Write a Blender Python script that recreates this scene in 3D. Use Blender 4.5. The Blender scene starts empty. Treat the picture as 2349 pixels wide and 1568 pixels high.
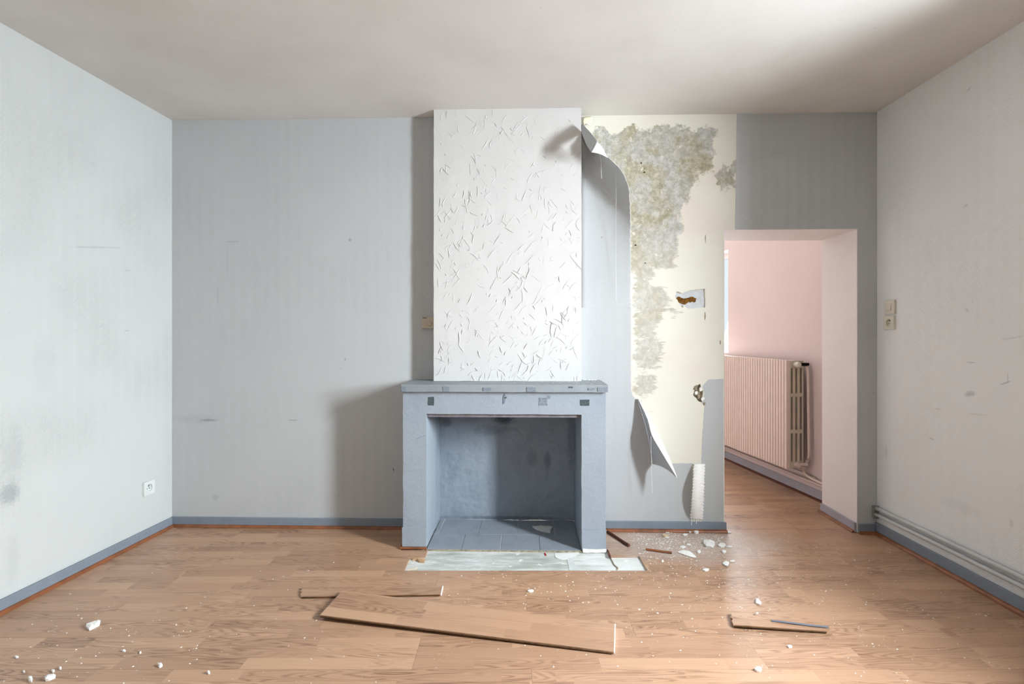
import bpy, math, random
from mathutils import Vector, Matrix, noise
from mathutils.geometry import tessellate_polygon
random.seed(7)
S = bpy.context.scene
COL = S.collection
# ------------------------------------------------------------------ camera, light, exposure
FPX, CX, HY, EYE, H = 1160.0, 1174.5, 768.0, 1.2, 2.55
cam_d = bpy.data.cameras.new('camera'); cam = bpy.data.objects.new('camera', cam_d); COL.objects.link(cam)
cam.location = (0, 0, EYE); cam.rotation_euler = (math.pi/2, 0, 0)
cam_d.sensor_width = 36; cam_d.lens = FPX/2349*36; cam_d.shift_y = -(784-HY)/2349; cam_d.clip_start = .05
S.camera = cam
S.view_settings.view_transform = 'Standard'; S.view_settings.look = 'None'
S.view_settings.gamma = 1; S.view_settings.use_curve_mapping = False
S.view_settings.exposure = 0.0
w = bpy.data.worlds.new('world'); S.world = w; w.use_nodes = True
wb = w.node_tree.nodes['Background']; wb.inputs[0].default_value = (.86, .93, 1, 1); wb.inputs[1].default_value = 1.0

def area(name, loc, direction, sx, sy, power, color):
    d = bpy.data.lights.new(name, 'AREA'); d.shape = 'RECTANGLE'; d.size = sx; d.size_y = sy
    d.energy = power; d.color = color
    o = bpy.data.objects.new(name, d); COL.objects.link(o); o.location = loc
    o.rotation_euler = Vector(direction).to_track_quat('-Z', 'Z').to_euler()
    return o
# daylight in the side window and in the next room's window
area('daylight_side_window', (2.95, .62, 1.92), (-1, .60, -.42), 1.3, 1.7, 1720, (.865, .94, 1))
area('added_rear_fill', (-.3, -1.72, 1.5), (0, 1, 0), .95, 1.3, 12, (1, .94, .87))  # warm fill lamp added behind the camera
area('daylight_next_room', (2.02, 5.6, 1.55), (-1, -.35, -.1), 1.2, 1.0, 118, (.92, .96, 1))

# ------------------------------------------------------------------ small helpers
def lin(c):
    return tuple(((v/255)/12.92 if v/255 <= .04045 else ((v/255+.055)/1.055)**2.4) for v in c)
class Frame:
    """wall frame: x left-to-right along the wall, y into the wall, z up"""
    def __init__(s, P0, P1):
        s.o = Vector((P0[0], P0[1], 0)); u = Vector((P1[0]-P0[0], P1[1]-P0[1], 0)); s.len = u.length
        s.u = u.normalized(); s.v = Vector((-s.u.y, s.u.x, 0))
        s.M = Matrix(((s.u.x, s.v.x, 0, s.o.x), (s.u.y, s.v.y, 0, s.o.y), (0, 0, 1, 0), (0, 0, 0, 1)))
        s.I = s.M.inverted()
    def uz(s, px, py, n=0.0):
        d = Vector(((px-CX)/FPX, 1, -(py-HY)/FPX)); e = Vector((0, 0, EYE))
        t = (-n - (e-s.o).dot(s.v))/d.dot(s.v); p = e+d*t
        return (p-s.o).dot(s.u), p.z
    def p(s, px, py, n=0.0):
        u, z = s.uz(px, py, n); return (u, -n, z)
def fl(px, py, z=0.0):
    t = (EYE-z)*FPX/(py-HY); return ((px-CX)/FPX*t, t)

def obj(name, verts, faces, mat, parent=None, M=None, smooth=False, **tags):
    me = bpy.data.meshes.new(name); me.from_pydata([tuple(v) for v in verts], [], faces); me.validate(); me.update()
    if smooth: me.shade_smooth()
    if mat: me.materials.append(mat)
    o = bpy.data.objects.new(name, me); COL.objects.link(o)
    if parent: o.parent = parent
    if M is not None: o.matrix_local = M
    for k, v in tags.items(): o[k] = v
    return o
def empty(name, M, **tags):
    o = bpy.data.objects.new(name, None); COL.objects.link(o); o.matrix_world = M; o.empty_display_size = .1
    for k, v in tags.items(): o[k] = v
    return o
class MB:
    def __init__(s): s.v = []; s.f = []
    def add(s, v, f):
        b = len(s.v); s.v += [tuple(x) for x in v]; s.f += [tuple(i+b for i in q) for q in f]; return s
    def box(s, x0, x1, y0, y1, z0, z1):
        v = [(x, y, z) for z in (z0, z1) for y in (y0, y1) for x in (x0, x1)]
        return s.add(v, [(0,2,3,1),(4,5,7,6),(0,1,5,4),(2,6,7,3),(0,4,6,2),(1,3,7,5)])
    def prism(s, pts, a, b, axis='y', holes=()):
        """polygon extruded: axis y -> pts are (x,z) between y=a..b ; axis z -> pts (x,y)"""
        loops = [list(pts)]+[list(h) for h in holes]
        flat = [q for l in loops for q in l]; n = len(flat)
        mk = (lambda q, t: (q[0], t, q[1])) if axis == 'y' else (lambda q, t: (q[0], q[1], t))
        V = [mk(q, a) for q in flat]+[mk(q, b) for q in flat]
        tris = tessellate_polygon([[Vector((q[0], q[1], 0)) for q in l] for l in loops])
        F = []
        for t in tris:
            F.append(tuple(t)); F.append(tuple(i+n for i in reversed(t)))
        k = 0
        for l in loops:
            m = len(l)
            for i in range(m):
                j = (i+1) % m; F.append((k+i, k+j, k+j+n, k+i+n))
            k += m
        return s.add(V, F)
    def tube(s, pts, r, seg=10, caps=True, rr=None):
        P = [Vector(p) for p in pts]; rings = []
        up = Vector((0, 0, 1))
        for i, p in enumerate(P):
            t = (P[min(i+1, len(P)-1)]-P[max(i-1, 0)]).normalized()
            a = up if abs(t.dot(up)) < .93 else Vector((1, 0, 0))
            x = t.cross(a).normalized(); y = t.cross(x).normalized()
            R = rr[i] if rr else r
            rings.append([p+x*math.cos(2*math.pi*k/seg)*R+y*math.sin(2*math.pi*k/seg)*R for k in range(seg)])
        V = [q for g in rings for q in g]; F = []
        for i in range(len(P)-1):
            for k in range(seg):
                k2 = (k+1) % seg; F.append((i*seg+k, i*seg+k2, (i+1)*seg+k2, (i+1)*seg+k))
        if caps: F.append(tuple(range(seg))); F.append(tuple(range(len(V)-1, len(V)-seg-1, -1)))
        return s.add(V, F)
    def build(s, name, mat, parent=None, M=None, smooth=False, fix=True, **tags):
        o = obj(name, s.v, s.f, mat, parent, M, smooth, **tags)
        if fix:
            import bmesh
            bm = bmesh.new(); bm.from_mesh(o.data); bmesh.ops.recalc_face_normals(bm, faces=bm.faces); bm.to_mesh(o.data); bm.free()
        return o
def bevel(o, w=.003, seg=2):
    m = o.modifiers.new('bevel', 'BEVEL'); m.width = w; m.segments = seg; m.limit_method = 'ANGLE'; m.angle_limit = math.radians(40); return o
def spline(pts, n=8):
    P = [Vector(p) for p in pts]; out = []
    for i in range(len(P)-1):
        a, b, c, d = P[max(i-1, 0)], P[i], P[i+1], P[min(i+2, len(P)-1)]
        for k in range(n):
            t = k/n; out.append(.5*((2*b)+(c-a)*t+(2*a-5*b+4*c-d)*t*t+(3*b-a-3*c+d)*t**3))
    return out+[P[-1]]
def jag(pts, amp, step, seed=0, closed=True):
    """outline with torn irregular edges; a point given as (x,y,0) keeps the edge that follows it straight"""
    rnd = random.Random(seed); out = []; n = len(pts)
    for i in range(n if closed else n-1):
        p, q = pts[i], pts[(i+1) % n]; out.append((p[0], p[1]))
        if len(p) > 2: continue
        L = math.hypot(q[0]-p[0], q[1]-p[1]); m = int(L/step)
        if m < 1: continue
        nx, ny = -(q[1]-p[1])/L, (q[0]-p[0])/L
        for k in range(1, m):
            t = (k+rnd.uniform(-.25, .25))/m; a = rnd.uniform(-amp, amp)
            out.append((p[0]+(q[0]-p[0])*t+nx*a, p[1]+(q[1]-p[1])*t+ny*a))
    if not closed: out.append(tuple(pts[-1][:2]))
    return out
def rough_box(x0, x1, y0, y1, z0, z1, step=.03, amp=.0025, seed=0):
    """box of fine quads whose faces and edges waver like hand-laid render"""
    nx, ny, nz = (max(1, int(round(abs(b-a)/step))) for a, b in ((x0, x1), (y0, y1), (z0, z1)))
    idx = {}; V = []; F = []
    def vid(i, j, k):
        key = (i, j, k)
        if key not in idx:
            p = Vector((x0+(x1-x0)*i/nx, y0+(y1-y0)*j/ny, z0+(z1-z0)*k/nz))
            d = noise.noise_vector(p*9+Vector((seed,)*3))*amp+noise.noise_vector(p*35)*amp*.5
            idx[key] = len(V); V.append(p+d)
        return idx[key]
    for i in range(nx):
        for k in range(nz):
            F.append((vid(i,0,k), vid(i+1,0,k), vid(i+1,0,k+1), vid(i,0,k+1)))
            F.append((vid(i,ny,k), vid(i,ny,k+1), vid(i+1,ny,k+1), vid(i+1,ny,k)))
    for j in range(ny):
        for k in range(nz):
            F.append((vid(0,j,k), vid(0,j,k+1), vid(0,j+1,k+1), vid(0,j+1,k)))
            F.append((vid(nx,j,k), vid(nx,j+1,k), vid(nx,j+1,k+1), vid(nx,j,k+1)))
    for i in range(nx):
        for j in range(ny):
            F.append((vid(i,j,0), vid(i,j+1,0), vid(i+1,j+1,0), vid(i+1,j,0)))
            F.append((vid(i,j,nz), vid(i+1,j,nz), vid(i+1,j+1,nz), vid(i,j+1,nz)))
    m = MB(); m.add(V, F); return m

# ------------------------------------------------------------------ material graph helper
class G:
    def __init__(s, name, rough=.7, spec=.3):
        s.m = bpy.data.materials.new(name); s.m.use_nodes = True; s.t = s.m.node_tree
        s.b = s.t.nodes['Principled BSDF']; s.b.inputs['Roughness'].default_value = rough
        s.b.inputs['Specular IOR Level'].default_value = spec
    def put(s, sock, v):
        if isinstance(v, bpy.types.NodeSocket): s.t.links.new(v, sock)
        elif v is not None:
            if sock.type == 'RGBA' and len(v) == 3: v = (*v, 1)
            sock.default_value = v
    def n(s, typ, ins=None, out=0, **props):
        nd = s.t.nodes.new(typ)
        for k, v in props.items(): setattr(nd, k, v)
        for k, v in (ins or {}).items(): s.put(nd.inputs[k], v)
        return nd.outputs[out]
    def math(s, op, a, b=None, c=None, clamp=False):
        d = {0: a}
        if b is not None: d[1] = b
        if c is not None: d[2] = c
        return s.n('ShaderNodeMath', d, operation=op, use_clamp=clamp)
    def noise(s, vec, scale, detail=4, rough=.55, dist=0., out=0):
        return s.n('ShaderNodeTexNoise', {'Vector': vec, 'Scale': scale, 'Detail': detail, 'Roughness': rough, 'Distortion': dist}, out=out)
    def ramp(s, f, stops, interp='LINEAR'):
        nd = s.t.nodes.new('ShaderNodeValToRGB'); s.put(nd.inputs[0], f); r = nd.color_ramp; r.interpolation = interp
        while len(r.elements) < len(stops): r.elements.new(.5)
        for e, (p, c) in zip(r.elements, stops):
            e.position = p; e.color = (*c, 1) if isinstance(c, tuple) else (c, c, c, 1)
        return nd.outputs[0]
    def smooth(s, f, a, b):
        return s.n('ShaderNodeMapRange', {0: f, 1: a, 2: b, 3: 0., 4: 1.}, interpolation_type='SMOOTHSTEP')
    def mix(s, f, a, b, blend='MIX'):
        nd = s.t.nodes.new('ShaderNodeMix'); nd.data_type = 'RGBA'; nd.blend_type = blend
        s.put(nd.inputs[0], f); s.put(nd.inputs[6], a); s.put(nd.inputs[7], b); return nd.outputs[2]
    def mapv(s, vec, scale=(1, 1, 1), loc=(0, 0, 0), rot=(0, 0, 0)):
        return s.n('ShaderNodeMapping', {'Vector': vec, 'Location': loc, 'Rotation': rot, 'Scale': scale})
    def obj(s): return s.n('ShaderNodeTexCoord', out=3)
    def pos(s): return s.n('ShaderNodeNewGeometry', out=0)
    def sep(s, v):
        nd = s.t.nodes.new('ShaderNodeSeparateXYZ'); s.put(nd.inputs[0], v); return nd.outputs
    def comb(s, x, y, z): return s.n('ShaderNodeCombineXYZ', {0: x, 1: y, 2: z})
    def bump(s, h, strength=.5, dist=.002, normal=None):
        return s.n('ShaderNodeBump', {'Height': h, 'Strength': strength, 'Distance': dist, **({'Normal': normal} if normal else {})})
    def done(s, color=None, rough=None, normal=None):
        s.put(s.b.inputs['Base Color'], color)
        if rough is not None: s.put(s.b.inputs['Roughness'], rough)
        if normal is not None: s.put(s.b.inputs['Normal'], normal)
        return s.m

def paint(name, rgb, rough=.75, chevron=0., grime=.12, gscale=1.3, tint=None, smudges=(), coarse=.15, cscale=60, spec=.25):
    """painted wall: faint blotches, wear marks at set places (wall frame x,z), fine relief, optional chevron woodchip paper"""
    g = G(name, rough, spec); v = g.obj(); c = lin(rgb)
    dark = lin(tint) if tint else tuple(x*.82 for x in c)
    n1 = g.noise(v, gscale, 5, .6); f = g.smooth(n1, .42, .72); f = g.math('MULTIPLY', f, grime*2)
    col = g.mix(f, c, dark)
    sp = g.noise(v, 38, 2, .5); sp = g.smooth(sp, .735, .77); col = g.mix(g.math('MULTIPLY', sp, .35), col, tuple(x*.55 for x in c))
    x, y, z = g.sep(v)[:3]
    if smudges:
        for (u, w_, ru, rz, ang, st, shade) in smudges:
            q = g.mapv(v, loc=(-u, 0, -w_)); q = g.n('ShaderNodeVectorRotate', {'Vector': q, 'Axis': (0, 1, 0), 'Angle': math.radians(ang)})
            q = g.mapv(q, scale=(1/ru, 0, 1/rz)); d = g.n('ShaderNodeVectorMath', {0: q}, out=1, operation='LENGTH')
            nn = g.noise(v, 26 if max(ru, rz) > .08 else 90, 4, .7)
            d = g.math('ADD', d, g.math('MULTIPLY', g.math('SUBTRACT', nn, .5), 1.6))
            k = g.smooth(d, 1.15, .35); k = g.math('MULTIPLY', k, st); col = g.mix(k, col, lin(shade))
    h = g.math('MULTIPLY', g.noise(v, cscale, 5, .6), coarse*4)
    h = g.math('ADD', h, g.math('MULTIPLY', g.noise(v, 4, 3, .5), coarse*14))
    if chevron:
        fx = g.math('FRACT', g.math('DIVIDE', x, .07)); tri = g.math('MULTIPLY', g.math('ABSOLUTE', g.math('SUBTRACT', fx, .5)), .075)
        s_ = g.math('SINE', g.math('MULTIPLY', g.math('ADD', z, tri), 2*math.pi/.0105))
        am = g.smooth(g.noise(v, 1.7, 2), .38, .62)
        h = g.math('ADD', h, g.math('MULTIPLY', g.math('MULTIPLY', s_, am), chevron))
    return g.done(col, rough, g.bump(h, .6, .0016))

def plain(name, rgb, rough=.5, spec=.4, metal=0, var=.12, scale=12, bump=.1):
    g = G(name, rough, spec); v = g.obj(); c = lin(rgb); n = g.noise(v, scale, 4, .6)
    col = g.mix(g.smooth(n, .35, .7), c, tuple(x*(1-var) for x in c)); g.b.inputs['Metallic'].default_value = metal
    return g.done(col, rough, g.bump(g.noise(v, scale*6, 3), bump, .001))

# laminate with three strips to a board, joints and oak figure per strip
def laminate(name, base=(200, 162, 131), dark=(120, 84, 62), dust=True):
    g = G(name, .36, .5); v = g.obj(); x, y, z = g.sep(v)[:3]
    info = g.t.nodes.new('ShaderNodeObjectInfo'); rnd = info.outputs['Random']
    row = g.math('FLOOR', g.math('DIVIDE', y, .0634))
    r1 = g.n('ShaderNodeTexWhiteNoise', {'Vector': g.comb(row, rnd, 3.3)}, noise_dimensions='3D')
    sx = g.math('ADD', x, g.math('MULTIPLY', r1, .62)); seg = g.math('FLOOR', g.math('DIVIDE', sx, .46))
    r2n = g.t.nodes.new('ShaderNodeTexWhiteNoise'); g.put(r2n.inputs[0], g.comb(row, seg, g.math('MULTIPLY', rnd, 57)))
    r2 = r2n.outputs[0]; rc = r2n.outputs[1]
    off = g.n('ShaderNodeVectorMath', {0: rc, 1: (9, 7, 5)}, operation='MULTIPLY')
    P = g.n('ShaderNodeVectorMath', {0: g.mapv(v, scale=(1.0, 1.0, 0)), 1: off}, operation='ADD')
    big = g.noise(g.mapv(P, scale=(1.15, 11, 1)), 1.0, 2, .5)
    rings = g.math('SINE', g.math('MULTIPLY', g.math('ADD', big, g.math('MULTIPLY', g.noise(g.mapv(P, scale=(5, 60, 1)), 1.0, 2), .05)), 150))
    fine = g.noise(g.mapv(P, scale=(4.5, 260, 1)), 1.0, 5, .78); rings = g.math('MULTIPLY_ADD', rings, .5, .5)
    rings = g.math('POWER', rings, 2.2)
    fig = g.smooth(g.noise(g.mapv(P, scale=(1.2, 5, 1)), 1.0, 1), .35, .62)
    k = g.math('ADD', g.math('MULTIPLY', g.math('MULTIPLY', rings, fig), .42), g.math('MULTIPLY', fine, .56))
    tone = g.math('MULTIPLY_ADD', r2, .28, -.12); k = g.math('ADD', k, tone, clamp=True)
    mid = tuple((a*.55+b*.45) for a, b in zip(lin(base), lin(dark)))
    col = g.ramp(k, [(0, lin(base)), (.42, mid), (1, tuple(.9*q for q in lin(dark)))])
    ro = g.math('MULTIPLY_ADD', fine, .12, .30)
    if dust:
        p = g.pos(); X, Y, Z = g.sep(p)[:3]
        dx = g.math('DIVIDE', g.math('SUBTRACT', X, .98), .62); dy = g.math('DIVIDE', g.math('SUBTRACT', Y, 2.93), .33)
        d = g.math('SQRT', g.math('ADD', g.math('MULTIPLY', dx, dx), g.math('MULTIPLY', dy, dy)))
        nn = g.noise(p, 7, 6, .7); m = g.smooth(g.math('ADD', d, g.math('MULTIPLY', g.math('SUBTRACT', nn, .5), 1.3)), 1.15, .25)
        sc = g.smooth(g.noise(p, 3.1, 7, .72), .60, .78); dd = g.smooth(d, 5, .4)
        pat = g.math('ADD', g.math('MULTIPLY', m, .42), g.math('MULTIPLY', g.math('MULTIPLY', sc, dd), .30), clamp=True)
        speck = g.smooth(g.noise(p, 150, 2, .5), .70, .74); pat = g.math('ADD', pat, g.math('MULTIPLY', g.math('MULTIPLY', speck, m), .5), clamp=True)
        col = g.mix(pat, col, lin((205, 203, 198))); ro = g.math('ADD', ro, g.math('MULTIPLY', pat, .5))
    return g.done(col, ro, g.bump(fine, .08, .0006))

M_lam = laminate('oak laminate')
M_lam2 = laminate('loose laminate', (200, 162, 131), (126, 90, 67), dust=False)
M_hdf = plain('fibreboard core', (150, 116, 82), .9, .1)
M_hdf_dark = plain('fibreboard broken edge', (92, 66, 44), .95, .1, scale=60, var=.5)
M_ceiling = paint('ceiling paint', (222, 219, 215), .85, 0, .22, .9, (196, 190, 182), coarse=.12, cscale=25)
M_quarter = plain('varnished quarter round', (142, 86, 52), .4, .5, scale=18, var=.35)
M_plinth = plain('blue grey skirting paint', (128, 138, 150), .5, .4, var=.10, scale=9, bump=.2)
M_fp = paint('blue grey fireplace render', (152, 161, 170), .7, 0, .18, 2.2, (132, 143, 156), coarse=.5, cscale=75)
SM_F = []
M_fp_in = None
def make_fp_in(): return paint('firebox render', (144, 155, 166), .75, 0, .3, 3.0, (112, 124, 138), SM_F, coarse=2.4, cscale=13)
M_shelf = paint('mantel shelf paint', (146, 152, 156), .55, 0, .3, 5.0, (124, 132, 138), coarse=.2)
M_bare = plain('bare slate under paint', (78, 92, 96), .6, .3, scale=110, var=.45)
M_worn = plain('worn paint', (128, 138, 150), .7, .3, scale=160, var=.4)
M_tile = paint('slate hearth tile', (146, 154, 162), .5, 0, .3, 7.0, (124, 134, 144), coarse=.3, spec=.4)
M_grout = plain('pale grout', (196, 202, 206), .9, .2, scale=50)
M_plasterwhite = plain('white plaster crumbs', (238, 238, 234), .9, .2, var=.06, scale=30)
M_paper_back = plain('white paper back', (247, 247, 244), .85, .2, var=.04, scale=30)
M_plastic = plain('cream plastic', (214, 210, 194), .35, .5, var=.03)
M_plastic_w = plain('white plastic', (216, 222, 220), .35, .5, var=.03)
M_therm = plain('beige plastic', (196, 184, 164), .4, .5, var=.03)
M_dark = plain('dark hole', (22, 20, 18), .8, .1)
M_metal = plain('pin metal', (170, 168, 160), .3, .5, metal=1)
M_pipe = plain('grey painted pipe', (196, 200, 200), .45, .5, var=.08, scale=20)
M_rad = plain('pink white radiator enamel', (226, 205, 198), .4, .5, var=.05)
M_rad_in = plain('dark radiator inside', (62, 60, 52), .9, .2, var=.5, scale=40)  # inner columns coloured dark, so the end slots look dark
M_rubble = plain('crumbled mortar', (176, 164, 142), .95, .1, var=.5, scale=60)
M_rust = plain('brown crumbling hole', (128, 88, 40), .95, .1, var=.6, scale=70)
M_darkwood = plain('dark stained trim wood', (104, 58, 40), .6, .3, var=.5, scale=60)
M_steelgrey = plain('grey blue strip', (98, 104, 118), .5, .5, var=.2)
M_red = plain('red plastic', (196, 36, 40), .4, .5)
M_frame_w = plain('white window frame', (232, 232, 230), .4, .4, var=.02)

# ------------------------------------------------------------------ room geometry
BL, BR = (-2.139, 3.185), (2.212, 3.066)
def line(p, q, y): t = (y-p[1])/(q[1]-p[1]); return (p[0]+(q[0]-p[0])*t, y)
REAR = -1.6
LN, RN = line(BL, (-2.212, 2.185), REAR), line(BR, (2.202, 2.175), REAR)
B = Frame(BL, BR); L = Frame(LN, BL); R = Frame(BR, RN)
BLEN = B.len
PN, PF = line((2.225, 3.712), (2.066, 4.936), 3.46), line((2.225, 3.712), (2.066, 4.936), 7.4)
P = Frame(PF, PN)
TH = .36
CHN = .11                                   # chimney breast stands out of the wall
FPN = .30                                   # fireplace body stands out of the wall
ch0, ch1 = B.uz(995, 500, CHN)[0], B.uz(1334, 500, CHN)[0]
d0, dz = B.uz(1660.5, 526); d1 = B.uz(1967, 526)[0]
fo0, foz = B.uz(978, 949, FPN); fo1 = B.uz(1334, 949, FPN)[0]      # firebox opening
fx0, fx1 = B.uz(924.5, 1000, FPN)[0], B.uz(1389.5, 1000, FPN)[0]
uw = lambda *pts: [B.uz(x, y) for x, y in pts]

# ---- back wall with door opening, firebox opening and two chipped holes
hole_a = jag([q for q in uw((1549,680),(1552,668),(1566,672),(1575,668),(1583,665),(1617,662),(1617,705),(1600,706),(1580,708),(1568,700),(1566,706),(1560,698))], .002, .012, 3)
hole_b = jag([q for q in uw((1590,905),(1592,886),(1606,880),(1611,893),(1612,912),(1610,922),(1600,918))], .004, .012, 4)
M_cream = paint('cream bare plaster', (224, 220, 206), .9, 0, .12, 2.5, (226, 208, 190), coarse=.3, cscale=18)
M_grey = None
SM_B = []
def smb(px, py, wpx, hpx, ang, st, shade=(110, 112, 116)):
    u, z = B.uz(px, py); SM_B.append((u, z, wpx/370, hpx/370, ang, st, shade))
for a in [(480,963,24,3,0,.55),(672,963,14,2,0,.45),(535,554,20,2,0,.3),(522,600,3,50,0,.12),(803,550,4,4,0,.5),(500,680,3,24,0,.15),
          (903,1077,1.5,5,10,.9,(60,60,60)),(792,824,3,3,0,.6),(450,960,60,14,0,.12),(495,1140,10,8,0,.2),(1380,545,3,3,0,.4),(2003,900,2,3,0,.5)]: smb(*a)
M_grey = paint('grey wallpaper paint', (187, 190, 191), .7, .32, .16, 1.1, (174, 177, 181), SM_B, coarse=.12)
outline = [(0-.2, 0), (d0, 0), (d0, dz), (d1, dz), (d1, 0), (BLEN+.2, 0), (BLEN+.2, H), (-.2, H)]
fbz = foz+.06; fhole = [(fo0-.012, .0001), (fo1+.012, .0001), (fo1+.012, fbz), (fo0-.012, fbz)]
outline = [(-.2, 0), (fo0-.012, 0), (fo0-.012, fbz), (fo1+.012, fbz), (fo1+.012, 0)]+outline[1:]
mb = MB(); mb.prism(outline, 0, TH, 'y', [hole_a, hole_b])
wall_back = mb.build('wall_back', M_cream, None, B.M, kind='structure', category='wall',
    label='back wall of cream plaster behind grey wallpaper with fireplace and doorway')
# infill of the chipped holes
g = G('grey mortar in hole', .95, .1); v = g.obj(); n = g.noise(v, 28, 6, .75)
M_hole = g.done(g.ramp(n, [(.35, lin((196,198,198))), (.5, lin((176,178,180))), (.58, lin((120,84,44))), (.68, lin((70,48,26)))]), .95, g.bump(n, 1, .02))
for h, m_, dep in ((hole_a, plain('pale grey mortar', (206,208,210), .95, .1, scale=40), .010), (hole_b, M_rubble, .018)):
    xs = [p[0] for p in h]; zs = [p[1] for p in h]
    rb = rough_box(min(xs)-.01, max(xs)+.01, dep, dep+.02, min(zs)-.01, max(zs)+.01, .008, .006, 2); rb.build('mortar_bed', m_, wall_back)
crk = jag(uw((1550,688),(1556,680),(1572,684),(1590,680),(1598,684),(1596,692),(1580,692),(1572,698),(1560,694)), .004, .01, 8)
MB().prism(crk, .003, .012).build('brown_crack', M_rust, wall_back)

# ---- bare plaster skin with grey mottled patches (shape carried by a vertex attribute)
def sdf(poly, x, z):
    ins = False; best = 9; n = len(poly)
    for i in range(n):
        a, b = poly[i], poly[(i+1) % n]
        if (a[1] > z) != (b[1] > z) and x < (b[0]-a[0])*(z-a[1])/(b[1]-a[1])+a[0]: ins = not ins
        ex, ez = b[0]-a[0], b[1]-a[1]; t = max(0, min(1, ((x-a[0])*ex+(z-a[1])*ez)/(ex*ex+ez*ez)))
        best = min(best, math.hypot(x-a[0]-ex*t, z-a[1]-ez*t))
    return best if ins else -best
patches = [(uw((1372,308),(1430,312),(1442,303),(1520,300),(1570,304),(1600,308),(1632,303),(1622,340),(1624,372),(1634,385),(1600,390),(1585,410),(1572,440),(1558,470),(1552,500),(1550,530),(1543,560),(1536,600),(1520,606),(1470,604),(1450,610),(1449,450),(1420,380),(1380,335)), 1.0),
           (uw((1450,600),(1535,600),(1500,640),(1540,665),(1548,700),(1520,730),(1510,780),(1475,790),(1450,790)), .52),
           (uw((1450,780),(1500,755),(1530,800),(1505,850),(1475,850),(1450,830)), .60),
           (uw((1450,850),(1500,862),(1508,890),(1490,905),(1470,915),(1450,905)), .66),
           (uw((1645,400),(1660,388),(1688,370),(1688,430),(1665,428),(1645,420)), .8),
           (uw((1480,930),(1505,935),(1500,960),(1484,955)), .3), (uw((1485,990),(1508,985),(1510,1010),(1490,1015)), .25),
           (uw((1530,706),(1552,712),(1560,724),(1545,728)), .7)]
ua, ub = ch1+.0, B.uz(1690, 300)[0]; za, zb = B.uz(1500, 1075)[1], H-.004
st = .0075; nu, nz_ = int((ub-ua)/st), int((zb-za)/st)
V = []; F = []; A = []
door_x = d0-.002
for k in range(nz_+1):
    z = za+(zb-za)*k/nz_
    for i in range(nu+1):
        x = ua+(ub-ua)*i/nu; V.append((x, -.0012, z)); m_ = -1
        for poly, wgt in patches:
            s_ = sdf(poly, x, z)
            if s_ > -.06: m_ = max(m_, (s_/.05)*.5+wgt-.5 if s_ > 0 else (s_/.05)*.5+wgt-.5)
        A.append(max(-1, min(wgt if False else 1, m_)))
for k in range(nz_):
    for i in range(nu):
        x = ua+(ub-ua)*(i+.5)/nu; z = za+(zb-za)*(k+.5)/nz_
        if x > door_x and z < dz+.004: continue
        if sdf(hole_a, x, z) > -.004 or sdf(hole_b, x, z) > -.004: continue
        q = k*(nu+1)+i; F.append((q, q+1, q+nu+2, q+nu+1))
g = G('mottled bare plaster', .9, .15); v = g.obj()
at = g.n('ShaderNodeAttribute', out=2, attribute_name='patch')
n1 = g.noise(v, 11, 8, .68); n2 = g.noise(v, 24, 9, .80, .2); n3 = g.noise(v, 5, 4, .6, .4)
sxyz = g.sep(v); strk = g.noise(g.mapv(v, scale=(5, 1, 19), rot=(0, .35, 0)), 1.6, 7, .72)
lowz = g.smooth(sxyz[2], 1.95, 1.55); nn = g.n('ShaderNodeMix', {0: lowz, 2: n1, 3: strk})
e = g.math('ADD', at, g.math('MULTIPLY', g.math('SUBTRACT', nn, .5), 2.3)); k = g.smooth(e, .10, .34)
hol = g.smooth(g.noise(v, 21, 5, .62, .3), .62, .68); k = g.math('MULTIPLY', k, g.math('SUBTRACT', 1, g.math('MULTIPLY', hol, .75))); k = g.math('MULTIPLY', k, g.math('MULTIPLY_ADD', lowz, -.3, 1))
grey = g.ramp(n2, [(.30, lin((144,141,128))), (.45, lin((170,167,157))), (.56, lin((192,191,185))), (.72, lin((212,211,206)))])
olive = g.ramp(n2, [(.32, lin((136,128,102))), (.5, lin((170,163,140))), (.66, lin((204,199,183)))])
pt = g.mix(g.smooth(n3, .42, .60), grey, olive)
cream = g.mix(g.smooth(g.noise(v, 1.8, 4), .45, .7), lin((224,222,209)), lin((222,212,200)))
fl_ = g.smooth(g.noise(v, 150, 3, .6), .62, .70); cream = g.mix(g.math('MULTIPLY', fl_, .12), cream, lin((190,182,160)))
M_mottle = g.done(g.mix(k, cream, pt), .9, g.bump(g.math('ADD', g.math('MULTIPLY', k, -.6), g.math('MULTIPLY', n2, k)), .8, .004))
sk = obj('plaster_skin', V, F, M_mottle, wall_back)
at_ = sk.data.attributes.new('patch', 'FLOAT', 'POINT'); at_.data.foreach_set('value', A)
# small dark marks on the plaster
for (x, y, w_, h_, a) in [(1618,548,2,22,0),(1471,374,4,3,0),(1478,395,4,3,0),(1458,562,5,3,0),(1480,603,4,2,0),(1617,725,3,20,0),(1652,785,3,10,0)]:
    pts = [B.uz(x+w_*.6*math.cos(t)*random.uniform(.7, 1.2), y+h_*.5*math.sin(t)) for t in [k*math.pi/4 for k in range(8)]]
    MB().prism(pts, -.0012, -.0022).build('dark_fleck', M_rubble if h_ > 8 else M_dark, wall_back)

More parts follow.
